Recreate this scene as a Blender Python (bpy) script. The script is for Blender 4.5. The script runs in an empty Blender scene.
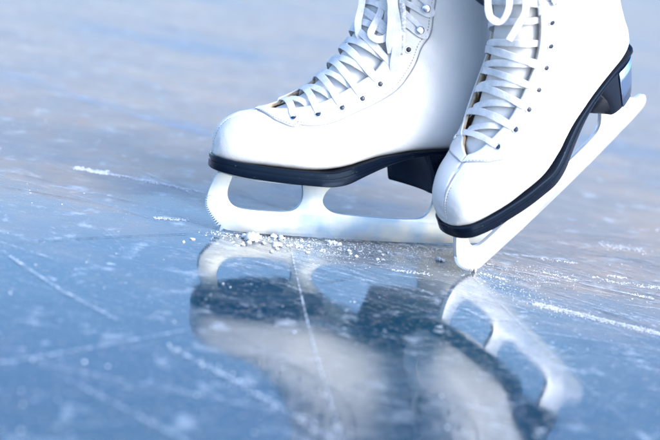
import bpy, bmesh, random
import numpy as np
from math import *
from mathutils import Vector, Matrix, noise

random.seed(7)
sc = bpy.context.scene
R = radians

# ------------------------------------------------------------------ camera (metres)
cam_d = bpy.data.cameras.new('camera'); cam = bpy.data.objects.new('camera', cam_d)
sc.collection.objects.link(cam); sc.camera = cam
pitch, roll = 0.25158, 0.15492
d = Vector((0, cos(pitch), -sin(pitch))); r0 = Vector((1, 0, 0)); u0 = r0.cross(d)
rx = r0*cos(roll) + u0*sin(roll); ux = u0*cos(roll) - r0*sin(roll)
m = Matrix((rx, ux, -d)).transposed().to_4x4(); m.translation = Vector((0, 0, .288))
cam.matrix_world = m
cam_d.sensor_width = 36; cam_d.lens = 36*1305.1/660
cam_d.clip_start = .02; cam_d.clip_end = 2000
cam_d.dof.use_dof = True; cam_d.dof.focus_distance = 1.07; cam_d.dof.aperture_fstop = 4.5

# ------------------------------------------------------------------ sky, sun, exposure
SUN_EL, SUN_AZ = 33, 36          # azimuth: degrees from +x towards -y (behind the camera, to its right)
w = bpy.data.worlds.new('World'); sc.world = w; w.use_nodes = True
nt = w.node_tree; bg = nt.nodes['Background']
sky = nt.nodes.new('ShaderNodeTexSky'); sky.sky_type = 'NISHITA'; sky.sun_disc = False
sky.sun_elevation = R(SUN_EL); sky.sun_rotation = R(90+SUN_AZ)
sky.air_density = 1.1; sky.dust_density = 3.0; sky.ozone_density = 4.6
nt.links.new(sky.outputs[0], bg.inputs[0]); bg.inputs[1].default_value = .15
sun_d = bpy.data.lights.new('sun', 'SUN'); sun = bpy.data.objects.new('sun', sun_d); sc.collection.objects.link(sun)
sun_d.energy = .95; sun_d.angle = R(26); sun_d.color = (1, .98, .955)
sv = Vector((cos(R(SUN_AZ))*cos(R(SUN_EL)), -sin(R(SUN_AZ))*cos(R(SUN_EL)), sin(R(SUN_EL))))
sun.rotation_euler = sv.to_track_quat('Z', 'Y').to_euler()
sc.view_settings.view_transform = 'Standard'; sc.view_settings.look = 'None'
sc.view_settings.exposure = 1.82; sc.view_settings.gamma = 1
sc.cycles.use_denoising = True
sc.cycles.max_bounces = 8

# ------------------------------------------------------------------ helpers
def link(o, parent=None):
    sc.collection.objects.link(o)
    if parent is not None: o.parent = parent
    return o
def obj(name, me_or_bm, mats, parent=None, smooth=True):
    if isinstance(me_or_bm, bmesh.types.BMesh):
        me = bpy.data.meshes.new(name); me_or_bm.to_mesh(me); me_or_bm.free()
    else: me = me_or_bm
    for mm in (mats if isinstance(mats, (list, tuple)) else [mats]): me.materials.append(mm)
    if smooth:
        me.polygons.foreach_set('use_smooth', [True]*len(me.polygons))
    o = bpy.data.objects.new(name, me)
    return link(o, parent)
def tag(o, label=None, cat=None, group=None, kind=None):
    if label: o['label'] = label
    if cat: o['category'] = cat
    if group: o['group'] = group
    if kind: o['kind'] = kind
def mesh(name, vs, fs):
    me = bpy.data.meshes.new(name); me.from_pydata([tuple(v) for v in vs], [], fs); me.update(); return me
def crom(P, n):
    P = [np.array(p, float) for p in P]; out = []
    for i in range(len(P)-1):
        p0 = P[max(i-1, 0)]; p1 = P[i]; p2 = P[i+1]; p3 = P[min(i+2, len(P)-1)]
        for k in range(n):
            t = k/n
            out.append(.5*((2*p1)+(p2-p0)*t+(2*p0-5*p1+4*p2-p3)*t*t+(3*p1-p0-3*p2+p3)*t**3))
    out.append(P[-1]); return out
def interp(x, xs, ys): return float(np.interp(x, xs, ys))
def autosmooth(o, ang=35):
    me = o.data
    bm = bmesh.new(); bm.from_mesh(me)
    for e in bm.edges:
        if len(e.link_faces) == 2 and e.calc_face_angle(0) > R(ang): e.smooth = False
    bm.to_mesh(me); bm.free()

# ------------------------------------------------------------------ materials
def mat(name, col, rough=.5, metal=0., ior=1.45, coat=0., **kw):
    M = bpy.data.materials.new(name); M.use_nodes = True
    b = M.node_tree.nodes['Principled BSDF']
    b.inputs['Base Color'].default_value = (*col, 1); b.inputs['Roughness'].default_value = rough
    b.inputs['Metallic'].default_value = metal; b.inputs['IOR'].default_value = ior
    b.inputs['Coat Weight'].default_value = coat
    for k, v in kw.items(): b.inputs[k.replace('_', ' ')].default_value = v
    return M
def N(M, t, **kw):
    n = M.node_tree.nodes.new(t)
    for k, v in kw.items():
        if k.startswith('i_'): n.inputs[k[2:].replace('_', ' ')].default_value = v
        else: setattr(n, k, v)
    return n
def L(M, a, b): M.node_tree.links.new(a, b)
def noisecol(M, c1, c2, scale=20, lo=.4, hi=.6, detail=6, inp='Base Color', mapping=None, rough=.55):
    b = M.node_tree.nodes['Principled BSDF']
    tc = N(M, 'ShaderNodeTexCoord'); n = N(M, 'ShaderNodeTexNoise', i_Scale=scale, i_Detail=detail, i_Roughness=rough)
    if mapping:
        mp = N(M, 'ShaderNodeMapping'); mp.inputs['Scale'].default_value = mapping
        L(M, tc.outputs['Object'], mp.inputs[0]); L(M, mp.outputs[0], n.inputs['Vector'])
    else: L(M, tc.outputs['Object'], n.inputs['Vector'])
    r = N(M, 'ShaderNodeMapRange'); r.inputs[1].default_value = lo; r.inputs[2].default_value = hi
    L(M, n.outputs[0], r.inputs[0])
    if inp == 'Base Color':
        mx = N(M, 'ShaderNodeMix', data_type='RGBA'); L(M, r.outputs[0], mx.inputs[0])
        mx.inputs[6].default_value = (*c1, 1); mx.inputs[7].default_value = (*c2, 1)
        L(M, mx.outputs[2], b.inputs[inp])
    else:
        r.inputs[3].default_value = c1; r.inputs[4].default_value = c2; L(M, r.outputs[0], b.inputs[inp])
    return n, r
def bump(M, scale, strength, dist=.001, detail=4, kind='noise', mapping=None):
    b = M.node_tree.nodes['Principled BSDF']
    tc = N(M, 'ShaderNodeTexCoord')
    n = N(M, 'ShaderNodeTexNoise', i_Scale=scale, i_Detail=detail) if kind == 'noise' else N(M, 'ShaderNodeTexVoronoi', i_Scale=scale)
    src = tc.outputs['Object']
    if mapping:
        mp = N(M, 'ShaderNodeMapping'); mp.inputs['Scale'].default_value = mapping; L(M, src, mp.inputs[0]); src = mp.outputs[0]
    L(M, src, n.inputs['Vector'])
    bp = N(M, 'ShaderNodeBump', i_Strength=strength, i_Distance=dist); L(M, n.outputs[0], bp.inputs['Height'])
    if b.inputs['Normal'].is_linked: L(M, b.inputs['Normal'].links[0].from_socket, bp.inputs['Normal'])
    L(M, bp.outputs[0], b.inputs['Normal'])

leather = mat('white_leather', (.74, .75, .76), .42, coat=.12, Coat_Roughness=.25)
noisecol(leather, (.57, .585, .60), (.63, .64, .65), 14, .35, .65)
bump(leather, 1000, .22, .0004, 2, 'voronoi'); bump(leather, 28, .35, .003, 4)
lining = mat('tan_lining', (.47, .36, .25), .8); noisecol(lining, (.30, .21, .13), (.58, .46, .34), 130, .35, .65)
tongue_m = mat('tongue_leather', (.58, .59, .60), .5); bump(tongue_m, 60, .4, .002, 4)
thread = mat('thread', (.30, .32, .37), .8)
hole_m = mat('stitch_hole', (.10, .13, .20), .8)
lace_m = mat('lace_cotton', (.80, .82, .85), .85); bump(lace_m, 900, .5, .0006, 2)
noisecol(lace_m, (.50, .53, .58), (.70, .71, .72), 90, .35, .6)
lace_end_m = mat('frayed_lace_end', (.3, .32, .36), .9); noisecol(lace_end_m, (.30, .33, .38), (.7, .72, .75), 500, .35, .7, 2)
black = mat('black_sole', (.004, .007, .016), .12, ior=1.35, Specular_Tint=(.45, .68, 1, 1)); noisecol(black, (.003, .006, .014), (.10, .13, .18), 420, .68, .8); bump(black, 90, .12, .001, 4)
heel_m = mat('black_heel', (.004, .007, .015), .09, ior=1.5, Specular_Tint=(.5, .72, 1, 1)); bump(heel_m, 60, .15, .001, 4, mapping=(1, 1, 4))
navy = mat('eyelet_dark', (.008, .018, .045), .35)
enamel = mat('white_enamel', (.8, .81, .82), .3)
steel = mat('blade_steel', (.88, .90, .93), .36, metal=.85)
noisecol(steel, .34, .5, 40, .35, .65, inp='Roughness')
bump(steel, 500, .06, .0004, 3)
frosted = mat('frosted_steel', (.82, .83, .80), .42, metal=.55)
noisecol(frosted, (.22, .34, .50), (.47, .50, .49), 22, .38, .6)
bump(frosted, 700, .12, .0004, 5)
satin = mat('heel_glint', (.34, .48, .72), .2, metal=1); bump(satin, 300, .3, .0006, 3, mapping=(1, 1, .15))  # blue tint stands in for reflections on the back of the heel
chrome = mat('chrome', (.8, .82, .85), .15, metal=1)
snow = mat('snow', (.60, .65, .73), .8, Subsurface_Weight=.0); bump(snow, 900, .8, .0012, 4)

def ice_material():
    M = mat('ice', (.1, .2, .3), .12, ior=1.95)
    b = M.node_tree.nodes['Principled BSDF']
    tc = N(M, 'ShaderNodeTexCoord'); O = tc.outputs['Object']
    def nz(scale, det=5, mp=None, rough=.55, rot=0, kind='ShaderNodeTexNoise'):
        n = N(M, kind, i_Scale=scale, i_Detail=det)
        n.inputs['Roughness'].default_value = rough
        s = O
        if mp:
            mm = N(M, 'ShaderNodeMapping'); mm.inputs['Scale'].default_value = mp; mm.inputs['Rotation'].default_value = (0, 0, R(rot))
            L(M, O, mm.inputs[0]); s = mm.outputs[0]
        L(M, s, n.inputs['Vector']); return n.outputs[0]
    def rng(s, a, b_, c=0., d_=1.):
        r = N(M, 'ShaderNodeMapRange', interpolation_type='SMOOTHSTEP'); L(M, s, r.inputs[0])
        for i, v in enumerate((a, b_, c, d_)): r.inputs[i+1].default_value = v
        return r.outputs[0]
    def mth(op, a, c):
        n = N(M, 'ShaderNodeMath', operation=op)
        for i, v in enumerate((a, c)):
            if isinstance(v, (int, float)): n.inputs[i].default_value = v
            else: L(M, v, n.inputs[i])
        return n.outputs[0]
    def mix(f, a, c):
        n = N(M, 'ShaderNodeMix', data_type='RGBA')
        if isinstance(f, (int, float)): n.inputs[0].default_value = f
        else: L(M, f, n.inputs[0])
        for i, v in ((6, a), (7, c)):
            if isinstance(v, tuple): n.inputs[i].default_value = (*v, 1)
            else: L(M, v, n.inputs[i])
        return n.outputs[2]
    big = rng(nz(3.2, 4), .38, .64)
    body = mix(big, (.002, .032, .066), (.007, .045, .075))
    # clear wet patch in front of the skates, scoured frosted ice round it
    sp = N(M, 'ShaderNodeSeparateXYZ'); L(M, O, sp.inputs[0])
    q = mth('ADD', mth('SUBTRACT', sp.outputs[1], 1.0), mth('MULTIPLY', mth('MAXIMUM', sp.outputs[0], mth('MULTIPLY', sp.outputs[0], -.35)), .55))
    q = mth('ADD', q, mth('MULTIPLY', mth('SUBTRACT', nz(6, 6, (1, 1.8, 1), .6), .5), .55))
    scour = rng(q, -.1, .22)
    veil = rng(nz(1, 7, (14, 34, 1), .65, -24), .55, .82)
    veil2 = rng(nz(1, 7, (130, 700, 1), .6, 6), .56, .66)
    speck = rng(nz(260, 3), .66, .75)
    spot = rng(nz(75, 3), .66, .76)
    f = mth('MAXIMUM', mth('MULTIPLY', veil, .26), mth('MULTIPLY', veil2, .65))
    g = mth('MAXIMUM', mth('MULTIPLY', speck, .45), mth('MULTIPLY', spot, .5))
    g = mth('MAXIMUM', g, mth('MULTIPLY', rng(nz(38, 7, None, .62), .55, .72), .36))
    f = mth('MAXIMUM', f, mth('MULTIPLY', scour, mth('ADD', .52, mth('MULTIPLY', rng(nz(38, 8, (1, 2.2, 1), .75), .3, .7), .38))))
    warm = rng(nz(7, 4, (1, 1.6, 1)), .42, .62)
    frost = mix(warm, (.24, .21, .195), (.31, .245, .20))
    frost = mix(rng(nz(1.9, 5, (1, 1.7, 1), .6), .5, .68, 0, .75), frost, (.12, .16, .24))
    L(M, mix(g, mix(f, body, frost), (.50, .57, .66)), b.inputs['Base Color'])
    rg = mth('ADD', .02, mth('MULTIPLY', rng(nz(26, 7, None, .7), .35, .7), .07))
    rg = mth('ADD', rg, mth('MULTIPLY', mth('MAXIMUM', f, g), .42))
    L(M, rg, b.inputs['Roughness'])
    io = N(M, 'ShaderNodeMapRange'); L(M, scour, io.inputs[0]); io.inputs[3].default_value = 1.95; io.inputs[4].default_value = 1.27
    L(M, io.outputs[0], b.inputs['IOR'])
    # bumps: gentle undulation, ripples, fine grain
    h = mth('ADD', mth('MULTIPLY', nz(22, 3), .8), mth('MULTIPLY', nz(1, 3, (70, 330, 1), .5, 8), .16))
    bp = N(M, 'ShaderNodeBump', i_Strength=.26, i_Distance=.0005); L(M, h, bp.inputs['Height'])
    bp2 = N(M, 'ShaderNodeBump', i_Strength=.10, i_Distance=.0001); L(M, nz(420, 4), bp2.inputs['Height']); L(M, bp.outputs[0], bp2.inputs['Normal'])
    L(M, bp2.outputs[0], b.inputs['Normal'])
    return M
ice_m = ice_material()
def scratch_mat(name, col, cut, soft=.15, sc_=160, maxa=.85):
    M = mat(name, col, .6)
    b = M.node_tree.nodes['Principled BSDF']
    tc = N(M, 'ShaderNodeTexCoord'); n = N(M, 'ShaderNodeTexNoise', i_Scale=sc_, i_Detail=6, i_Roughness=.7); L(M, tc.outputs['Object'], n.inputs['Vector'])
    r = N(M, 'ShaderNodeMapRange'); L(M, n.outputs[0], r.inputs[0])
    r.inputs[1].default_value = cut; r.inputs[2].default_value = cut+soft; r.inputs[4].default_value = maxa
    # fade across the groove (uv.x runs across the strip)
    uv = N(M, 'ShaderNodeUVMap'); sp = N(M, 'ShaderNodeSeparateXYZ'); L(M, uv.outputs[0], sp.inputs[0])
    g = N(M, 'ShaderNodeMath', operation='MULTIPLY'); L(M, r.outputs[0], g.inputs[0]); L(M, sp.outputs[0], g.inputs[1])
    L(M, g.outputs[0], b.inputs['Alpha'])
    return M
frost_line = scratch_mat('frost_scratch', (.60, .68, .80), .40, .22)
dark_line = scratch_mat('dark_scratch', (.02, .045, .09), .40)
blue_band = scratch_mat('blue_band', (.30, .42, .62), .30, .3, 12, .32)

# ------------------------------------------------------------------ the ice sheet
def ice_sheet():
    bm = bmesh.new(); S = 400
    q = [bm.verts.new(v) for v in ((-S, -S, 0), (S, -S, 0), (S, S, 0), (-S, S, 0))]; bm.faces.new(q)
    q2 = [bm.verts.new((v.co.x, v.co.y, -.3)) for v in q]; bm.faces.new(q2[::-1])
    for i in range(4): bm.faces.new((q[i], q2[i], q2[(i+1) % 4], q[(i+1) % 4]))
    bm.normal_update()
    o = obj('ice', bm, ice_m, smooth=False); tag(o, kind='structure')
ice_sheet()

def strips(name, lines, m, z, label):
    """flat feathered marks on the ice: lines = [(points in cm, width in cm, strength)]"""
    vs, fs, al = [], [], []
    for pts, wd, st in lines:
        P = crom(pts, 10) if len(pts) > 2 else [np.array(pts[0])+(np.array(pts[1])-np.array(pts[0]))*k/12 for k in range(13)]
        b0 = len(vs); n = len(P)
        for k, p in enumerate(P):
            t = P[min(k+1, n-1)]-P[max(k-1, 0)]; t = t/(np.linalg.norm(t)+1e-9); nn = np.array((-t[1], t[0]))
            e = min(1, min(k, n-1-k)/2.)
            ww = wd*(.7+.6*noise.noise(Vector((p[0]*.5, p[1]*.5, wd*9))))*.5
            for s, a in ((-1, 0), (-.35, 1), (.35, 1), (1, 0)):
                q = p+nn*ww*s; vs.append((q[0]/100, q[1]/100, z)); al.append(a*e*st)
            if k:
                for j in range(3):
                    a0 = b0+(k-1)*4+j; fs.append((a0, a0+4, a0+5, a0+1))
    me = mesh(name, vs, fs)
    uv = me.uv_layers.new(name='UVMap')
    for lp in me.loops: uv.data[lp.index].uv = (al[lp.vertex_index], 0)
    bm = bmesh.new(); bm.from_mesh(me)
    for f_ in bm.faces:
        if f_.normal.z < 0: f_.normal_flip()
    bm.to_mesh(me); bm.free()
    o = obj(name, me, m, smooth=False); tag(o, label, 'scratches', kind='stuff'); return o

rnd = random.Random(11)
fl, dl, bb = [], [], []
# marks traced on the ice surface (cm)
fl += [([(-23.9, 116.5), (-18.7, 116.0), (-11.6, 114.7)], .5, 1), ([(-14.3, 103.8), (-11.8, 104.7)], .5, 1),
       ([(16.6, 96.2), (19.9, 95.2), (25.7, 93.5)], .55, 1), ([(25.7, 118.3), (29.6, 118.8)], .9, .7),
       ([(-24, 62.2), (-17.1, 68.3), (-12.4, 73.3), (-7.7, 78.6)], .42, .6), ([(-8.5, 74.9), (-3.7, 70.8), (1.8, 65.1), (5, 61)], .6, .6),
       ([(-23.0, 88.9), (-17.1, 82.4), (-12, 78)], .5, .6), ([(-15.6, 69.4), (-5.9, 62.2), (0, 57)], .38, .5),
       ([(-3.3, 104.9), (-1.4, 90.5), (0.3, 78.5), (2.3, 65.9), (3.4, 58)], .22, .8),
       ([(-9.0, 101.9), (-7.2, 102.2), (-5.0, 101.2), (-3.3, 100.0)], .3, 1),
       ([(12, 100.8), (13.1, 97.2), (16.1, 85.6), (18.6, 77.6), (21, 70)], .15, .5),
       ([(-8, 103.6), (0, 105.6), (12, 108.6), (22, 111)], 1.2, .6), ([(-2, 103), (8, 104.5), (20, 104), (32, 101)], .6, .6)]
dl += [([(-27.8, 105.9), (-19.2, 105.1), (-9.4, 101.3), (0, 97)], .16, .9), ([(-22.7, 90.7), (-17.2, 95.7), (-10.2, 101.1)], .2, .9),
       ([(-29.5, 111.5), (-18.0, 107.7), (-10.1, 104.0), (8, 96)], .13, .8), ([(10, 108), (20, 99), (30, 88)], .12, .7),
       ([(12, 104), (24, 98.5), (40, 93)], .12, .8), ([(8, 99), (20, 88), (28, 78)], .12, .5)]
bb += [([(-60, 170), (-43.6, 160.8), (-27.0, 147.5), (-13.3, 140.2), (4, 128)], 3.6, .8), ([(-36, 178), (-14, 158), (20, 150)], 2.2, .6),
       ([(20, 240), (60, 200), (90, 170)], 6, .7), ([(-20, 290), (40, 300), (130, 420)], 9, .7), ([(22, 170), (40, 150), (60, 120)], 3, .6)]
def arcline(x, y, ang, ln, curve):
    P = []; a = ang; n = 5
    for k in range(n+1):
        P.append((x, y)); x += cos(a)*ln/n; y += sin(a)*ln/n; a += curve
    return P
for k in range(520):
    dist = 52+rnd.random()**1.6*230; x = rnd.uniform(-.55, .62)*dist*.75
    ang = rnd.choice((R(-20), R(-32), R(35), R(8), R(-8)))+rnd.gauss(0, .22)
    ln = rnd.uniform(3, 30)*(dist/100); wd = abs(rnd.gauss(.05, .07))+.03
    (fl if rnd.random() < .72 else dl).append((arcline(x, dist, ang, ln, rnd.gauss(0, .05)), wd*max(1, dist/130), rnd.uniform(.25, .9)*(.7 if dist < 85 else 1)))
# the groove the flat blade stands in, and fine cuts over the clear patch
dl.append(([(-8.3, 102.5), (2, 106.2), (12.0, 109.95)], .42, 1)); dl.append(([(-8.3, 102.62), (12.0, 110.05)], .2, 1))
for k in range(210):
    x = rnd.uniform(-16, 22); y = rnd.uniform(62, 101)
    (fl if rnd.random() < .75 else dl).append((arcline(x, y, R(rnd.choice((-20, -12, 4, 30, -34)))+rnd.gauss(0, .15), rnd.uniform(1.5, 14), rnd.gauss(0, .04)), rnd.uniform(.02, .10), rnd.uniform(.35, .9)))
# the churned area round the blades
for k in range(170):
    x = rnd.uniform(8, 42); y = rnd.uniform(86, 122)
    (fl if rnd.random() < .5 else dl).append((arcline(x, y, R(rnd.choice((-20, -28, -35, 10)))+rnd.gauss(0, .1), rnd.uniform(3, 22), rnd.gauss(0, .02)), rnd.uniform(.03, .12), rnd.uniform(.4, 1)))
for k in range(260):
    x = rnd.uniform(-12, 34); y = 101+rnd.gauss(0, 4.5)+.12*x
    ang = R(rnd.choice((-18, -30, 8, -8)))+rnd.gauss(0, .15)
    (fl if rnd.random() < .7 else dl).append((arcline(x, y, ang, rnd.uniform(1.5, 14), rnd.gauss(0, .03)), rnd.uniform(.03, .16), rnd.uniform(.4, 1)))
strips('blue_bands', bb, blue_band, .0004, 'wide faint blue bands frozen into the far ice')
strips('dark_scratches', dl, dark_line, .0007, 'thin dark skate cuts in the ice')
strips('frost_scratches', fl, frost_line, .0010, 'pale frosty skate scratches crossing the ice')

# ------------------------------------------------------------------ snow
def ico(sub):
    b_ = bmesh.new(); bmesh.ops.create_icosphere(b_, subdivisions=sub, radius=1)
    V = [v.co.copy() for v in b_.verts]; F = [[v.index for v in f.verts] for f in b_.faces]; b_.free(); return V, F
ICO = {k: ico(k) for k in (1, 2, 3)}
def blob(acc, x, y, z, s, seed, sub=2, flat=.6):
    """a lumpy crumb appended to acc = (verts, faces)"""
    V, F = ICO[sub]; b0 = len(acc[0])
    ax = rnd.uniform(.8, 1.5); ay = rnd.uniform(.7, 1.1); ro_ = rnd.uniform(0, pi); cr, sr = cos(ro_), sin(ro_)
    for v in V:
        n = 1+noise.noise(v*1.6+Vector((seed, 0, 0)))*.6+noise.noise(v*3.3+Vector((seed, 3, 0)))*.55
        cx, cy = v.x*n*ax, v.y*n*ay
        acc[0].append((x+s*(cx*cr-cy*sr), y+s*(cx*sr+cy*cr), z+s*v.z*n*flat))
    acc[1].extend([[b0+i for i in f] for f in F])
def snow_field():
    bm = ([], [])
    def add(x, y, s, fl_=.6): blob(bm, x/100, y/100, s*.2/100, s/100, rnd.random()*99, 1, fl_)
    def ridge(pts, n, spread, smin, smax):
        P = crom(pts, 20)
        for _ in range(n):
            p = P[int(rnd.random()*(len(P)-1))]
            add(p[0]+rnd.gauss(0, spread), p[1]+rnd.gauss(0, spread*1.6), rnd.uniform(smin, smax), .5)
    ridge([(-23.9, 116.5), (-22, 116.4), (-21, 116.2)], 160, .17, .05, .17)
    ridge([(-21, 116.2), (-18.7, 116.0), (-11.6, 114.7)], 260, .13, .02, .08)
    ridge([(-14.3, 103.8), (-13, 104.2), (-11.8, 104.7)], 130, .12, .03, .09)
    ridge([(16.6, 96.2), (19.9, 95.2), (25.7, 93.5), (29, 92)], 1700, .2, .012, .06)
    ridge([(25.7, 118.3), (27.5, 118.6), (29.6, 118.8)], 120, .35, .02, .08)
    ridge([(-9, 101.9), (-3, 103.2), (5, 105.6), (13, 108)], 900, .5, .015, .08)
    ridge([(-2, 101), (5, 103), (13, 104), (20, 104)], 900, 1.1, .012, .055)
    ridge([(14, 103), (20, 104), (30, 101)], 320, 1.4, .01, .04)
    for k in range(55):      # chunkier crumbs under the front and the middle of the flat blade
        x = rnd.gauss(0, 4.5)-1; add(x, 102.6+.24*x+rnd.gauss(0, .9)-.4, rnd.uniform(.07, .20)*(1.3 if rnd.random() < .1 else 1), .6)
    ridge([(12, 101.5), (15, 99), (18, 96)], 260, .8, .012, .06)
    ridge([(-8.5, 74.9), (-3.7, 70.8), (1.8, 65.1)], 60, .3, .03, .08)
    for k in range(14):      # little drifts where the blades have scraped
        cx_, cy_ = rnd.uniform(-4, 30), 0
        cy_ = 102.5+.12*cx_+rnd.gauss(0, 2.5); an = R(rnd.choice((-20, -8, 6)))
        l_ = rnd.uniform(.6, 2.2)
        ridge([(cx_-cos(an)*l_, cy_-sin(an)*l_), (cx_, cy_), (cx_+cos(an)*l_, cy_+sin(an)*l_)], 60, .12, .02, .085)
    for k in range(1500):
        dist = 56+rnd.random()**1.3*120; x = rnd.uniform(-.5, .55)*dist*.72
        add(x, dist, .012+rnd.random()**5*.07)
    for k in range(14):      # frost crumbs close to the lens
        y = rnd.uniform(57, 88); x = rnd.uniform(-.42, .42)*y*.8
        if x > -3 and y > 74: continue
        add(x, y, rnd.uniform(.05, .15), .3)
    o = obj('snow_scrapings', mesh('snow_scrapings', *bm), snow, smooth=False); tag(o, 'loose white ice shavings scattered round the blades', 'snow', kind='stuff')
snow_field()
def clump(x, y, s, label, n=9, sx=1., sy=1.):
    bm = ([], [])
    for k in range(n):
        a = rnd.uniform(0, 2*pi); rr = s*.75*sqrt(rnd.random())
        blob(bm, cos(a)*rr*sx, sin(a)*rr*sy, s*.25*rnd.uniform(.4, 1.6), s*rnd.uniform(.35, .62), rnd.random()*99, 2, .75)
    o = obj('snow_clump', mesh('snow_clump', *bm), snow); o.location = (x/100, y/100, 0)
    tag(o, label, 'snow clump', 'clumps of shaved ice by the flat skate')
clump(-6.1, 102.0, .0068, 'largest white snow clump, below the toe pick of the flat skate', 14, 1.2, 1.2)
clump(-4.1, 103.5, .0040, 'small snow clump against the flat blade, right of the largest clump', 9, 1.6, .7)
clump(-4.0, 101.1, .0034, 'small flat snow clump in front of the crack in the ice', 8, 1.7, .8)
clump(.6, 104.2, .0042, 'snow clump pressed to the middle of the flat blade', 9, 1.5, .6)
clump(1.9, 102.9, .0020, 'tiny snow clump just in front of the middle of the flat blade', 7, 1.4, .8)
clump(9.6, 104.4, .0036, 'snow clump beside the toe pick of the tipped skate', 9, 1.6, .8)

# ------------------------------------------------------------------ boot surface (cm, x forward, y left, z up)
# x,z bottom ; x,z top ; half width ; nb ; nt ; warp
SEC=[(11.45,6.75,11.45,6.95,.02,2.2,2.0,1),
(11.40,6.45,11.45,7.75,.85,2.6,2.0,1),
(11.15,6.3,11.2,8.7,1.4,2.8,2.1,1),
(10.6,6.25,10.65,9.4,1.95,3.6,2.1,1.1),
(9.6,6.2,9.7,9.95,2.5,4.0,2.2,1.15),
(8.2,6.2,8.5,10.3,3.0,4.2,2.2,1.2),
(6.2,6.2,6.9,10.75,3.45,4.2,2.1,1.25),
(3.6,6.2,5.3,11.6,3.75,4.2,2.0,1.3),
(1.0,6.7,4.0,12.7,3.75,4.0,2.0,1.3),
(-2.0,7.7,2.9,14.0,3.5,3.8,2.15,1.25),
(-5.0,8.3,2.0,15.3,3.35,3.8,2.3,1.2),
(-7.8,8.65,1.3,16.6,3.3,3.8,2.4,1.15),
(-10.2,8.85,.9,17.7,3.3,3.6,2.4,1.05),
(-11.8,9.4,.55,18.8,3.25,3.0,2.4,1),
(-12.35,11.2,.35,19.9,3.25,2.1,2.4,1),
(-12.15,13.4,.2,21.0,3.2,2.1,1.95,1),
(-11.6,16.0,.1,22.2,3.35,2.1,2.0,1),
(-11.1,18.6,.05,23.6,3.55,2.1,2.0,1),
(-10.9,21.5,.1,25.2,3.8,2.1,2.1,1),
(-11.1,24.6,.3,26.8,4.0,2.1,2.1,1)]
SEC=np.array(SEC);NS=len(SEC)-1
def sec(u):
    u=min(max(u,0),NS-1e-6);i=int(u);t=u-i
    p0=SEC[max(i-1,0)];p1=SEC[i];p2=SEC[i+1];p3=SEC[min(i+2,NS)]
    return .5*((2*p1)+(p2-p0)*t+(2*p0-5*p1+4*p2-p3)*t*t+(3*p1-p0-3*p2+p3)*t**3)
def pt(u, a, m=1.):
    bx,bz,tx,tz,W,nb,nt,wp=sec(u);W=max(W,.02)
    th=pi*a;c=cos(th);s=sin(th);n=nb if c>0 else nt
    t=.5-.5*copysign(abs(c)**(2/n),c);y=W*copysign(abs(s)**(2/n),s)
    t=max(t,0)**wp
    x=bx+(tx-bx)*t;z=bz+(tz-bz)*t
    yc=m*.25*max(0,(x-1)/10)**1.5
    return np.array([x,y+yc,z])


def P(u, a, off=0.):
    """boot surface point in metres, pushed out along the normal by off cm"""
    p = pt(u, a)
    if off:
        e = .02
        du = pt(u+e, a)-pt(u-e, a); a1, a0 = min(a+.004, 1.0), max(a-.004, -1.0)
        da = pt(u, a1)-pt(u, a0)
        if abs(a) > .996: da = np.array((0, -1., 0))
        n = np.cross(du, da); l = np.linalg.norm(n)
        if l > 1e-9:
            n = n/l
            p = p+n*off
    return p/100
def nrm(u, a):
    q = P(u, a, 1.)-P(u, a); return q/np.linalg.norm(q)

EYE_U = [6.5, 7.55, 8.55, 9.45, 10.5, 11.75, 13.3, 14.7, 16.0]
MED = [.755, .715, .665, .635, .638, .65, .635, .63, .615]      # eyelet rows, medial and lateral side
LAT = [.83, .78, .74, .71, .70, .70, .70, .70, .70]
GU = [5.55, 5.75, 6.1, 6.7, 7.6, 9, 10.5, 12, 14, 16, 19]
GM = [1.0, .955, .90, .845, .79, .735, .70, .705, .70, .69, .69]
GL = [1.0, .965, .93, .90, .85, .80, .765, .76, .76, .76, .76]
SU = [5.1, 5.35, 5.7, 6.3, 7.2, 8.2, 9.8, 11.8, 13.8, 16.2, 19]
SM = [1.0, .90, .78, .69, .65, .615, .565, .585, .595, .575, .57]
SL = [1.0, .93, .83, .735, .685, .65, .61, .635, .65, .65, .65]

def sint(x, xs, ys): return sum(w_*interp(x+d_, xs, ys) for d_, w_ in ((-1.2, .1), (-.8, .15), (-.4, .16), (0, .18), (.4, .16), (.8, .15), (1.2, .1)))
def seam_a(u, tb): return interp(u, SU, tb) if u < 6.6 else sint(u, SU, tb)
def ribbon(name, pts, nrms, widths, thick, m, parent, closed_taper=False, sub=6):
    C = crom(pts, sub); Nn = crom(nrms, sub); W = crom([(w,) for w in widths], sub)
    vs, fs = [], []
    prof = [(-1, 0), (-.93, .9), (0, 1.05), (.93, .9), (1, 0), (.93, -1), (0, -1.0), (-.93, -1)]
    n = len(C); k = len(prof)
    for i in range(n):
        t = C[min(i+1, n-1)]-C[max(i-1, 0)]; t /= np.linalg.norm(t)+1e-12
        nn = Nn[i]-t*(Nn[i]@t); nn /= np.linalg.norm(nn)+1e-12
        s = np.cross(t, nn)
        jit = 1+.10*noise.noise(Vector(C[i])*260)
        for a, b in prof:
            vs.append(C[i]+s*(a*W[i][0]*.5*jit)+nn*(b*thick*.5))
    for i in range(n-1):
        for j in range(k):
            fs.append((i*k+j, i*k+(j+1) % k, (i+1)*k+(j+1) % k, (i+1)*k+j))
    fs.append(tuple(range(k))[::-1]); fs.append(tuple((n-1)*k+j for j in range(k)))
    me = mesh(name, vs, fs); bm = bmesh.new(); bm.from_mesh(me); bmesh.ops.recalc_face_normals(bm, faces=bm.faces); bm.to_mesh(me); bm.free()
    return me
def join_mesh(name, meshes):
    bm = bmesh.new()
    for me in meshes: bm.from_mesh(me)
    out = bpy.data.meshes.new(name); bm.to_mesh(out); bm.free(); return out

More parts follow.
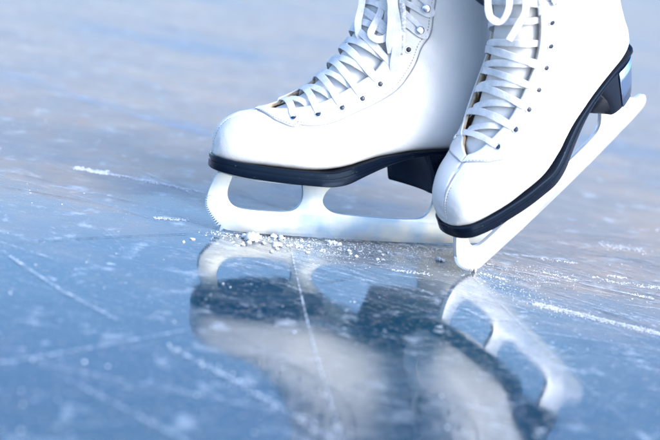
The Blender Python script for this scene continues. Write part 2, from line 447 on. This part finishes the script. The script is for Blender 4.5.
def grid(us, afun, off, nj):
    """afun(u) -> (a0, a1); off(u, j) in cm"""
    vs, fs = [], []
    for i, u in enumerate(us):
        a0, a1 = afun(u)
        for j in range(nj+1):
            t = j/nj; vs.append(P(u, a0+(a1-a0)*t, off(u, t)))
    for i in range(len(us)-1):
        for j in range(nj):
            q = i*(nj+1)+j; fs.append((q, q+nj+1, q+nj+2, q+1))
    return vs, fs
def finish(o, th, off=-1, mats=0, rim=0, sub=0):
    if sub:
        s = o.modifiers.new('s', 'SUBSURF'); s.levels = s.render_levels = sub
    md = o.modifiers.new('t', 'SOLIDIFY'); md.thickness = th; md.offset = off
    md.material_offset = mats; md.material_offset_rim = rim
def clean(me, dist, up=None):
    bm = bmesh.new(); bm.from_mesh(me); bmesh.ops.remove_doubles(bm, verts=bm.verts, dist=dist)
    bmesh.ops.recalc_face_normals(bm, faces=bm.faces)
    c = sum((f.calc_center_median() for f in bm.faces), Vector())/len(bm.faces)
    s = sum(f.normal.dot(f.calc_center_median()-c)*f.calc_area() for f in bm.faces)
    if s < 0: bmesh.ops.reverse_faces(bm, faces=bm.faces)
    bm.to_mesh(me); bm.free()

def yshift(x): return .25*max(0, (x-1)/10)**1.5
OUT_X = [11.62, 11.6, 11.5, 11.28, 10.9, 10.2, 9.2, 8.0, 6.5, 5.2, 4, 3, 2, 1, 0, -1, -2, -3, -4, -5, -6.5, -7.7, -8.9, -9.9, -10.7, -11.35, -11.8, -12.1, -12.25, -12.28]
OUT_W = [0, .45, .95, 1.4, 1.85, 2.25, 2.65, 3.0, 3.38, 3.64, 3.8, 3.9, 3.84, 3.7, 3.52, 3.36, 3.22, 3.1, 3.03, 2.98, 2.9, 2.84, 2.78, 2.66, 2.4, 2.2, 1.65, 1.05, .5, 0]
def zt(x): return interp(x, [-13, -8, -5, -2, -.5, .6, 2.2, 6, 9, 11.7], [9.0, 8.85, 8.45, 7.8, 7.25, 6.8, 6.3, 6.22, 6.3, 6.5])
def zb(x): return interp(x, [-13, -8, -6, -4, -2, -.5, .8, 2.2, 6, 9, 11.7], [8.6, 8.48, 8.2, 7.7, 6.85, 6.1, 5.4, 5.14, 5.12, 5.18, 5.42])
def smooth_fn(f):
    return lambda x: (f(x-.6)+2*f(x-.3)+3*f(x)+2*f(x+.3)+f(x+.6))/9
zts, zbs = smooth_fn(zt), smooth_fn(zb)
def slab(xs, ws, prof, ys=yshift, cx=-1.):
    """prof: rows (z(x), inset cm); left side then right side loop"""
    n = len(xs); loop = [(x, w_) for x, w_ in zip(xs, ws)]+[(x, -w_) for x, w_ in list(zip(xs, ws))[::-1][1:-1]]
    m_ = len(loop); nr = []
    for i in range(m_):
        a, b = loop[i-1], loop[(i+1) % m_]; t = np.array((b[0]-a[0], b[1]-a[1])); t /= np.linalg.norm(t); nr.append((-t[1], t[0]))
    if sum(nr[i][0]*(loop[i][0]-cx)+nr[i][1]*loop[i][1] for i in range(m_)) < 0: nr = [(-a, -b) for a, b in nr]
    vs, fs = [], []
    for zf, ins in prof:
        for i, (x, y) in enumerate(loop):
            vs.append(((x-nr[i][0]*ins)/100, (y-nr[i][1]*ins+ys(x))/100, zf(x)/100))
    for r_ in range(len(prof)-1):
        for i in range(m_):
            j = (i+1) % m_; fs.append((r_*m_+i, r_*m_+j, (r_+1)*m_+j, (r_+1)*m_+i))
    for r_ in (0, len(prof)-1):
        b0 = r_*m_
        for i in range(n-1):
            l0, l1 = i, i+1; q0, q1 = (m_-i) % m_, (m_-i-1) % m_
            f = [b0+l0, b0+l1, b0+q1, b0+q0]; f = list(dict.fromkeys(f))
            if len(f) > 2: fs.append(tuple(f))
    return vs, fs

def catline(pts, n): return [tuple(p) for p in crom(pts, n)]
def blade_contour():
    T = []
    tp = [(11.46, 3.0), (11.52, 2.62), (11.50, 2.25), (11.38, 1.9), (11.2, 1.55), (10.98, 1.2), (10.72, .88), (10.42, .55)]
    C = catline([(10.8, 4.98), (11.05, 4.4), (11.3, 3.7), (11.44, 3.12)], 4)
    tp = [tuple(q) for q in crom(tp, 2)][:15]
    for i, (x, z) in enumerate(tp):
        C.append((x, z)); nx, nz = (tp[i+1] if i < len(tp)-1 else (10.1, .2)); mx, mz = (x+nx)/2, (z+nz)/2
        dx, dz = mx-7.5, mz-3.5; l = hypot(dx, dz); C.append((mx-dx/l*(.09+.02*i), mz-dz/l*(.09+.02*i)))
    C += [(10.12, .16), (10.0, .10), (9.75, .34), (9.4, .21)]
    C += [(x, x*x/420) for x in (8.5, 7.5, 6.5, 5.5, 4.5, 3.5, 2, 0, -2, -4, -6, -8, -10, -12)]
    C += catline([(-13.4, .44), (-14.0, .56), (-14.38, .85), (-14.5, 1.2), (-14.38, 1.6), (-14.0, 1.86), (-13.5, 1.98), (-13.0, 2.15), (-12.5, 2.6), (-12.1, 3.4), (-11.8, 4.86)], 4)
    C += catline([(-8.3, 4.86), (-8.35, 4.2), (-8.3, 3.5), (-8.05, 2.8), (-7.5, 2.32), (-6.7, 2.16), (-5, 2.1), (-1.5, 2.12), (.2, 2.2), (1.0, 2.48), (1.5, 2.95), (1.58, 3.5), (1.3, 4.1), (.8, 4.6), (.3, 4.98)], 4)
    C += catline([(3.95, 4.98), (3.6, 4.5), (3.42, 3.9), (3.4, 3.2), (3.65, 2.6), (4.2, 2.2), (5.2, 2.05), (7, 2.02), (8.5, 2.1), (9.25, 2.38), (9.68, 2.9), (9.8, 3.5), (9.68, 4.2), (9.45, 4.98)], 4)
    return C
def blade_mesh():
    cu = bpy.data.curves.new('blade', 'CURVE'); cu.dimensions = '2D'; cu.fill_mode = 'BOTH'
    C = blade_contour(); s = cu.splines.new('POLY'); s.points.add(len(C)-1); s.use_cyclic_u = True
    for p_, (x, z) in zip(s.points, C): p_.co = (x/100, z/100, 0, 1)
    cu.extrude = .0017; cu.bevel_depth = .0003; cu.bevel_resolution = 1; cu.offset = -.0003
    o = bpy.data.objects.new('tmp', cu); sc.collection.objects.link(o)
    dg = bpy.context.evaluated_depsgraph_get(); me = bpy.data.meshes.new_from_object(o.evaluated_get(dg))
    bpy.data.objects.remove(o); me.transform(Matrix.Rotation(R(90), 4, 'X')); me.materials.clear()
    me.transform(Matrix.Identity(4))
    bm = bmesh.new(); bm.from_mesh(me); bmesh.ops.remove_doubles(bm, verts=bm.verts, dist=1e-6)
    bmesh.ops.recalc_face_normals(bm, faces=bm.faces); bm.to_mesh(me); bm.free()
    return me

def dome(r_, h, ring=16, rows=3):
    bm = bmesh.new(); prev = None
    for k in range(rows+1):
        t = k/rows*pi/2; rr = r_*cos(t); zz = h*sin(t)
        cur = [bm.verts.new((rr*cos(2*pi*i/ring), rr*sin(2*pi*i/ring), zz)) for i in range(ring)] if k < rows else [bm.verts.new((0, 0, h))]
        if prev:
            for i in range(ring):
                j = (i+1) % ring
                bm.faces.new((prev[i], prev[j], cur[j], cur[i]) if len(cur) > 1 else (prev[i], prev[j], cur[0]))
        prev = cur
    return bm

def make_skate(loc, rot, near, far, label, blade_m, skip_near=(), which=1):
    """near/far: (eyelet a, gap a, seam a) tables for the y+ and the y- side"""
    root = bpy.data.objects.new('figure_skate', None); link(root); root.location = loc; root.rotation_euler = rot
    root.empty_display_size = .02; tag(root, label, 'ice skate')
    gn = lambda u: interp(u, GU, near[1]); gf = lambda u: interp(u, GU, far[1])
    # upper: one continuous leather shell, open along the throat and at the collar
    us = list(np.arange(0, 2, .1))+list(np.arange(2, 5.4, .2))+list(np.arange(5.4, 7, .1))+list(np.arange(7, NS+.001, .2))
    wob = lambda u, t: .05*noise.noise(Vector((u*.9, t*7, 2.+which)))+.035*noise.noise(Vector((u*3, t*16, which)))*(1 if 8 < u < 18 else .3)
    crease = lambda u, t: -.05*exp(-((t-.9-.03*sin(u))/.06)**2)*max(0, sin((u-9.2)*4.2+3*t))*(1 if 9 < u < 15 else 0)-.045*exp(-((t-.12)/.06)**2)*max(0, sin((u-9.6)*3.7-3*t))*(1 if 9 < u < 15 else 0)
    vs, fs = grid(us, lambda u: (-gf(u), gn(u)), lambda u, t: wob(u, t)+crease(u, t)+(.22*max(0, 1-t/.06)**1.5 if u > 6.4 else 0), 88)
    me = mesh('upper', vs, fs); clean(me, 4e-5)
    up = obj('boot_upper', me, [leather, lining, lining], root); finish(up, .0022, -1, 1, 1)
    # facings carrying the eyelets
    fu = list(np.arange(5.1, 7, .1))+list(np.arange(7, NS-.1, .2))
    for sgn, tb in ((1, near), (-1, far)):
        g_ = lambda u: interp(u, GU, tb[1])-.003; s_ = lambda u: seam_a(u, tb[2])
        vs, fs = grid(fu, (lambda u: (s_(u), g_(u))) if sgn > 0 else (lambda u: (-s_(u), -g_(u))), lambda u, t: .10+.03*min(1, t*6)+(.22*max(0, (t-.55)/.45)**2 if sgn < 0 and u > 6.4 else 0), 16)
        me = mesh('facing', vs, fs); bm = bmesh.new(); bm.from_mesh(me)
        for f in bm.faces:
            c = f.calc_center_median()
        bmesh.ops.remove_doubles(bm, verts=bm.verts, dist=3e-5); bmesh.ops.recalc_face_normals(bm, faces=bm.faces)
        s = sum(f.normal.y*sgn*f.calc_area() for f in bm.faces)
        if s < 0: bmesh.ops.reverse_faces(bm, faces=bm.faces)
        bm.to_mesh(me); bm.free()
        fo = obj('facing', me, [leather, lining], up); finish(fo, .0013, -1, 0, 0)
    # stitching: tiny raised threads inside the seam, and needle holes down the toe
    sts, holes = [], []
    for sgn, tb in ((1, near), (-1, far)):
        pts_ = []
        for u in np.arange(5.25, 18.5, .02): pts_.append((u, sgn*(seam_a(u, tb[2])+.014)))
        acc = 0; last = P(*pts_[0]); seg = []; 
        for u, a in pts_:
            q = P(u, a, .12); acc += np.linalg.norm(q-last); last = q; seg.append((u, a))
            if acc > .0022:
                a_, b_ = seg[0], seg[int(len(seg)*.62)]
                if a_ != b_:
                    sts.append(ribbon('s', [P(*a_, .135), P((a_[0]+b_[0])/2, (a_[1]+b_[1])/2, .16), P(*b_, .135)], [nrm(*a_)]*3, [.0005]*3, .0003, thread, None, sub=1))
                seg = []; acc = 0
    for sgn, tb in ((1, near), (-1, far)):
        uu = np.arange(5.15, 18.6, .15)
        sts.append(ribbon('s', [P(u, sgn*(seam_a(u, tb[2])-.004), .03) for u in uu], [nrm(u, sgn*(seam_a(u, tb[2])-.004)) for u in uu], [.0009]*len(uu), .0008, thread, None, sub=2))
    o = obj('stitching', join_mesh('stitching', sts), thread, up)
    last = None
    ca = .972
    line = [P(u, ca if u > 1 else ca, .045) for u in np.arange(.35, 5.2, .1)]
    o = obj('toe_seam', ribbon('toe_seam', [P(u, ca, .01) for u in np.arange(.3, 5.2, .35)], [nrm(u, ca) for u in np.arange(.3, 5.2, .35)], [.0007]*len(np.arange(.3, 5.2, .35)), .0008, thread, None, sub=4), leather, up)
    bm = bmesh.new(); last = None
    for u in np.arange(.5, 3.3, .01):
        q = P(u, ca-.022, .03)
        if last is None or np.linalg.norm(q-last) > .0023:
            last = q; b2 = dome(.00045, .0002, 6, 2)
            M = Matrix.Translation(Vector(q)) @ Vector(nrm(u, ca-.022)).to_track_quat('Z', 'Y').to_matrix().to_4x4()
            b2.transform(M); t_ = bpy.data.meshes.new('t'); b2.to_mesh(t_); b2.free(); bm.from_mesh(t_)
    obj('needle_holes', bm, hole_m, up)
    # tongue
    tu = list(np.arange(5.7, NS+.01, .25))
    tt = lambda u, t: -.28-.42*abs(2*t-1)**3+.06*noise.noise(Vector((u*1.3, t*5, 9+which)))-(.25 if u < 6 else 0)
    def ta(u): return (1-(1-gn(u))-.075, 2-(gf(u)-.075))
    vs, fs = [], []
    NJ = 26
    for u in tu:
        a0, a1 = gn(u)-.07, 2-(gf(u)-.07)
        for j in range(NJ+1):
            a = a0+(a1-a0)*j/NJ; a = a-2 if a > 1 else a
            p_ = P(u, a, tt(u, j/NJ)); vs.append(p_)
    for i in range(len(tu)-1):
        for j in range(NJ):
            q = i*(NJ+1)+j; fs.append((q, q+NJ+1, q+NJ+2, q+1))
    top = vs[-(NJ+1):]
    for k in range(1, 5):                                   # the tongue stands proud of the collar
        for q in top: vs.append(q+np.array((.0015*k*k*.35, 0, .007*k)))
        b0 = len(vs)-2*(NJ+1)
        for j in range(NJ): fs.append((b0+j, b0+NJ+1+j, b0+NJ+2+j, b0+j+1))
    me = mesh('tongue', vs, fs); bm = bmesh.new(); bm.from_mesh(me); bmesh.ops.recalc_face_normals(bm, faces=bm.faces)
    if sum(f.normal.x*f.calc_area() for f in bm.faces) < 0: bmesh.ops.reverse_faces(bm, faces=bm.faces)
    bm.to_mesh(me); bm.free()
    to = obj('tongue', me, [tongue_m, lining], root); finish(to, .004, -1, 0, 0)
    # eyelets and hooks
    for sgn, tb in ((1, near), (-1, far)):
        for k, u in enumerate(EYE_U):
            a = sgn*tb[0][k]; n = Vector(nrm(u, a)); q = Vector(P(u, a, .13))
            M = Matrix.Translation(q) @ n.to_track_quat('Z', 'Y').to_matrix().to_4x4()
            if k < 7:
                bm = dome(.0021, .0004, 14, 2)
                bmesh.ops.scale(bm, vec=(1, 1.0, 1), verts=bm.verts); bm.transform(M)
                e = obj('eyelet', bm, navy, up)
                ring = [Vector((.0025*cos(i/14*2*pi), .0025*sin(i/14*2*pi), .0002)) for i in range(14)]
                bm = bmesh.new(); vv = []
                for c_ in ring:
                    dr = c_.normalized() if c_.length else Vector((1, 0, 0)); dr = Vector((c_.x, c_.y, 0)).normalized()
                    vv.append([bm.verts.new(M @ (c_+dr*.0007*cos(t)+Vector((0, 0, .0006*sin(t))))) for t in (0, pi/2, pi, 3*pi/2)])
                for i in range(14):
                    for j in range(4): bm.faces.new((vv[i][j], vv[(i+1) % 14][j], vv[(i+1) % 14][(j+1) % 4], vv[i][(j+1) % 4]))
                bmesh.ops.recalc_face_normals(bm, faces=bm.faces)
                obj('eyelet_rim', bm, chrome, e)
            else:
                bm = dome(.0034, .0012, 18, 4); bmesh.ops.translate(bm, vec=(0, 0, .0042), verts=bm.verts)
                s_ = dome(.0015, .0048, 10, 3); t_ = bpy.data.meshes.new('t'); s_.to_mesh(t_); s_.free(); bm.from_mesh(t_)
                bm.transform(M); obj('lace_hook', bm, chrome if sgn > 0 else navy, up)
    # laces: criss-cross ribbons, each end diving under the opposite facing
    rib = []
    def strand(u0, a0, u1, a1, lift, w_=.0058, under=True, sag=0., under0=False):
        """a0 -> over the top -> a1 (opposite sign)"""
        a0s = a0; a1s = a1
        K = 16; pts_, nn, ww = [], [], []
        span = (1-abs(a0))+(1-abs(a1)); s0 = 1 if a0 > 0 else -1
        sm = lambda x: max(0, min(1, x))**2*(3-2*max(0, min(1, x)))
        for k in range(K+1):
            t = k/K; v = t*span
            a = abs(a0)+v; a = s0*a if a <= 1 else -s0*(2-a)
            u = u0+(u1-u0)*t+.10*sin(t*pi)*sag
            o_ = .17+.04*sm(t*8)+(lift-.17)*sin(pi*t)
            if under:
                ge = (gf if s0 > 0 else gn)(u)
                if t > .5:
                    dd = (abs(a)-(ge-.005))/.09          # distance still to go before the facing edge
                    o_ = o_*sm(dd)+(-.16)*(1-sm(dd))
            if under0 and t < .5:
                dd = (abs(a)-((gn if s0 > 0 else gf)(u)-.005))/.09
                o_ = o_*sm(dd)+(-.16)*(1-sm(dd))
            if t == 0 or (t == 1 and not under): o_ = .08
            pts_.append(P(u, a, o_)); nn.append(nrm(u, a)); ww.append(w_*(.5 if t == 0 else .9 if t < .1 else 1)*(1+.05*sin(k*1.1+u0*3)))
        rib.append(ribbon('lace', pts_, nn, ww, .0009, lace_m, None, sub=3))
    A, B = near[0], far[0]; lr = random.Random(20+which)
    for k in range(8):
        if k not in skip_near: strand(EYE_U[k], A[k], EYE_U[k]+.12, -B[k], .07+.05*lr.random(), under=False, sag=lr.uniform(.2, 1.5), w_=lr.uniform(.0052, .0061))
        strand(EYE_U[k]+.02, -B[k], EYE_U[k+1]+.12, A[k+1], .0+.03*lr.random(), sag=lr.uniform(-1, .4), under0=True, w_=lr.uniform(.005, .0058))
    for k in (7, 8):                                       # round the hooks
        for sgn, tb in ((1, near), (-1, far)):
            u = EYE_U[k]; a = tb[0][k]
            sh = [(.42, .13), (.30, .06), (.22, .0), (.1, -.024), (-.03, -.032), (-.16, -.022), (-.25, .0), (-.33, .06), (-.42, .13)]
            rib.append(ribbon('lace', [P(u+du_, sgn*(a+da_), .26) for du_, da_ in sh], [nrm(u+du_, sgn*(a+da_)) for du_, da_ in sh], [.0042]*9, .0012, lace_m, None, sub=5))
    nv = np.array((.45, .89, .05))
    if which == 1:
        loops = [([(0.84, 0.6, 21.6), (0.89, 0.8, 19.6), (1.01, 0.9, 18.24), (0.84, 1.2, 17.2), (0.35, 1.6, 16.78), (-0.24, 2, 17.06), (-0.8, 2.2, 17.94), (-0.92, 2.2, 19.39), (-0.8, 1.9, 21.4)], .0056),
                 ([(-0.7, 1.8, 21.4), (-0.39, 1.9, 19.29), (0.07, 2.1, 18.21), (0.3, 2.3, 17.5), (-0.19, 2.7, 17.2), (-0.86, 3.0, 17.53), (-1.39, 3.0, 18.46), (-1.4, 2.7, 19.66), (-1.0, 2.4, 21.2)], .0058),
                 ([(-0.9, 2.5, 21.5), (-1.0, 3.0, 20.0), (-1.3, 3.35, 18.75), (-1.55, 3.5, 17.36), (-1.6, 3.5, 16.42), (-1.68, 3.3, 15.3), (-1.9, 3.2, 14.9)], .0072),
                 ([(-.4, 2.5, 21.5), (-.7, 3.1, 20.2), (-.9, 3.3, 18.6), (-1.0, 3.3, 17.2), (-1.3, 3.2, 16.3)], .006)]
        ends = [([(-1.3, 2.8, 21.3), (-1.75, 3.2, 19.76), (-1.85, 3.5, 18.36), (-1.97, 3.6, 17.0), (-2.1, 3.6, 16.3)], .0048)]
    else:
        loops = [([(-0.2, 2.4, 21.6), (0.28, 2.4, 19.85), (1.1, 2.1, 18.9), (2.0, 1.7, 18.0)], .0060),
                 ([(.9, 1.8, 21.9), (1.3, 1.7, 20.4), (1.9, 1.2, 19.5), (2.3, .6, 20.1), (1.7, .3, 21.6)], .0056)]
        ends = [([(-1.2, 2.9, 21.8), (-.9, 3.0, 20.6), (-.6, 3.1, 19.6), (-.5, 3.1, 19.0)], .0052)]
    for pl, w_ in loops:
        pl = [np.array(q)/100 for q in pl]; rib.append(ribbon('lace', pl, [nv]*len(pl), [w_]*len(pl), .0011, lace_m, None, sub=6))
    lo = obj('lace', join_mesh('lace', rib), lace_m, root); autosmooth(lo, 32)
    for pl, w_ in ends:
        pl = [np.array(q)/100 for q in pl]; obj('frayed_lace_end', ribbon('end', pl, [nv]*len(pl), [w_]*len(pl), .0011, lace_m, None, sub=6), lace_end_m, lo)
    if which == 2:  # short navy ribbon on the far side of the tongue
        pl = [np.array(q)/100 for q in ((1.1, -1.6, 22.6), (1.04, -1.5, 21.34), (.6, -1.5, 20.12), (.25, -1.5, 19.3))]
        obj('navy_ribbon', ribbon('navy_rib', pl, [np.array((.8, .6, .1))]*4, [.011, .011, .009, .003], .0016, lace_m, None, sub=5), navy, lo)
    # knot of the bow
    kb = ([], []); blob(kb, -.004, .019, .2155, .007, 3., 3, .8); obj('bow_knot', mesh('bow_knot', *kb), lace_m, lo)
    # sole: welt and outsole with a groove between
    g1 = lambda x: zbs(x)+(zts(x)-zbs(x))*.60; g2 = lambda x: zbs(x)+(zts(x)-zbs(x))*.68
    prof = [(lambda x: zts(x)+.02, .35), (lambda x: zts(x)+.02, .07), (lambda x: zts(x)-.05, 0), (lambda x: g2(x)+.03, .0), (g2, .06), (g1, .06), (lambda x: g1(x)-.03, .01),
            (lambda x: zbs(x)+.09, .0), (lambda x: zbs(x)+.02, .04), (zbs, .12), (zbs, .5)]
    xs = []; wsx = []
    for i in range(len(OUT_X)-1):
        for k in range(3):
            xs.append(OUT_X[i]+(OUT_X[i+1]-OUT_X[i])*k/3)
    xs.append(OUT_X[-1])
    th = np.array(range(len(OUT_X)))
    cc = crom(list(zip(OUT_X, OUT_W)), 3); xs = [c[0] for c in cc]; wsx = [max(0, c[1]) for c in cc]; wsx[0] = wsx[-1] = 0
    vs, fs = slab(xs, wsx, prof)
    me = mesh('sole', vs, fs); clean(me, 1e-6); so = obj('sole', me, black, root); autosmooth(so, 40)
    # heel block
    def hl(xf, hw, xb): 
        P_ = [(xf, hw*.93), (xf-.4, hw), (-8.3, hw+.05), (xb+2.6, hw*.97), (xb+1.55, hw*.84), (xb+.6, hw*.55), (xb+.13, hw*.25)]
        return [tuple(q) for q in crom(P_, 4)]
    def heel_loop(xn, xf_, hw, xb):
        L_ = hl(xn, hw, xb); R_ = hl(xf_, hw, xb)
        br = [(xf_+(xn-xf_)*t-.35*sin(pi*t), -hw*.93+2*hw*.93*t) for t in np.linspace(0, 1, 9)[1:-1]]
        return L_+[(xb, 0)]+[(x, -y) for x, y in R_[::-1]]+br
    rows = []
    for t, xn, xf_, hw, xb in ((0, -5.9, -4.3, 2.8, -12.2), (.12, -6.1, -4.4, 2.76, -12.1), (.5, -6.7, -4.65, 2.7, -12.0), (.9, -7.05, -4.9, 2.6, -11.7), (.97, -7.05, -4.95, 2.58, -11.65), (1, -7.1, -5.05, 2.5, -11.55)):
        lp = heel_loop(xn, xf_, hw, xb); rows.append([(x/100, y/100, ((zb(x)+.12)*(1-t)+4.98*t)/100) for x, y in lp])
    vs = [v for r_ in rows for v in r_]; k = len(rows[0]); fs = []
    for i in range(len(rows)-1):
        for j in range(k): fs.append((i*k+j, i*k+(j+1) % k, (i+1)*k+(j+1) % k, (i+1)*k+j))
    fs.append(tuple(range(k))); fs.append(tuple(range((len(rows)-1)*k, len(rows)*k)))
    me = mesh('heel', vs, fs); clean(me, 1e-6); ho = obj('heel', me, heel_m, root); autosmooth(ho, 40)
    # added blue metal cap imitating the white and blue reflections on the heel
    cap = [j for j in range(k) if rows[0][j][0] < -.082]
    cv, cf = [], []
    for tt_ in (.01, .3, .6, .97):
        z_ = tt_*(len(rows)-1)
        ts = (0, .12, .5, .9, .97, 1); i0 = max(i for i in range(5) if ts[i] <= tt_); fr = (tt_-ts[i0])/(ts[i0+1]-ts[i0])
        for j in cap:
            p_ = np.array(rows[i0][j])*(1-fr)+np.array(rows[i0+1][j])*fr; c_ = np.array((-.092, 0, p_[2])); dd = p_-c_; cv.append(p_+dd/np.linalg.norm(dd)*.0007)
    nc = len(cap)
    for i in range(3):
        for j in range(nc-1): cf.append((i*nc+j, i*nc+j+1, (i+1)*nc+j+1, (i+1)*nc+j))
    me = mesh('heel_glint_cap', cv, cf); clean(me, 1e-7)
    ca_ = obj('heel_glint_cap', me, satin, ho); finish(ca_, .0006, 0, 0, 0)
    # blade with sole plates and screws
    bo = obj('blade', blade_mesh(), blade_m, root); autosmooth(bo, 30)
    px = [11.0, 10.9, 10.5, 9.6, 8, 6, 4, 2.5, 1.2, .4, .05, 0]; pw = [0, .5, 1.15, 1.9, 2.5, 2.65, 2.5, 2.15, 1.7, 1.2, .5, 0]
    fz = lambda x: zbs(min(x, 10.9))-.02
    vs, fs = slab(px, pw, [(lambda x: fz(x), .1), (lambda x: fz(x)-.02, 0), (lambda x: fz(x)-.17, .0), (lambda x: fz(x)-.2, .08)], cx=5)
    me = mesh('sole_plate', vs, fs); clean(me, 1e-6); autosmooth(obj('sole_plate', me, blade_m, bo), 40)
    px = [-7.2, -7.25, -7.6, -8.8, -10.2, -11.2, -11.8, -11.9]; pw = [0, 1.2, 1.7, 1.9, 1.8, 1.4, .7, 0]
    vs, fs = slab(px, pw, [(lambda x: 4.97, .1), (lambda x: 4.95, 0), (lambda x: 4.82, .0), (lambda x: 4.78, .08)], ys=lambda x: 0, cx=-10)
    me = mesh('heel_plate', vs, fs); clean(me, 1e-6); autosmooth(obj('heel_plate', me, blade_m, bo), 40)
    for x, y in ((9.6, 1.15), (9.6, -1.1), (7.4, 1.9), (7.4, -1.9), (5.4, 2.0), (5.4, -2.0), (2.6, 1.3), (2.6, -1.3)):
        b2 = dome(.0036, .0014, 14, 3); b2.transform(Matrix.Translation((x/100, (y+yshift(x))/100, (fz(x)-.18)/100)) @ Matrix.Rotation(pi, 4, 'X')); obj('screw', b2, chrome, bo)
    for x, y in ((-8.3, 1.1), (-8.3, -1.1), (-10.7, .95), (-10.7, -.95)):
        b2 = dome(.0034, .0013, 14, 3); b2.transform(Matrix.Translation((x/100, y/100, .0479)) @ Matrix.Rotation(pi, 4, 'X')); obj('screw', b2, chrome, bo)
    return root

s1 = make_skate((.0063787, 1.0610813, -.0002), (.03641, 0, 3.49047), (MED, GM, SM), (LAT, GL, SL),
    'white leather ice skate standing flat on its whole blade, toe pointing left', frosted, which=1)
s2 = make_skate((.1811793, 1.085459, .0559821), (.00304, .58579, 3.94396), (LAT, GL, SL), (MED, GM, SM),
    'white leather ice skate tipped onto its toe pick, heel raised, overlapping the flat skate', steel, skip_near=(5, 6), which=2)
bpy.context.view_layer.update()
# rest the tipped skate's toe pick on the ice
bl = [c for c in s2.children if c.name.startswith('blade')][0]
lo_z = min((bl.matrix_world @ v.co).z for v in bl.data.vertices)
s2.location.z -= lo_z+.0004
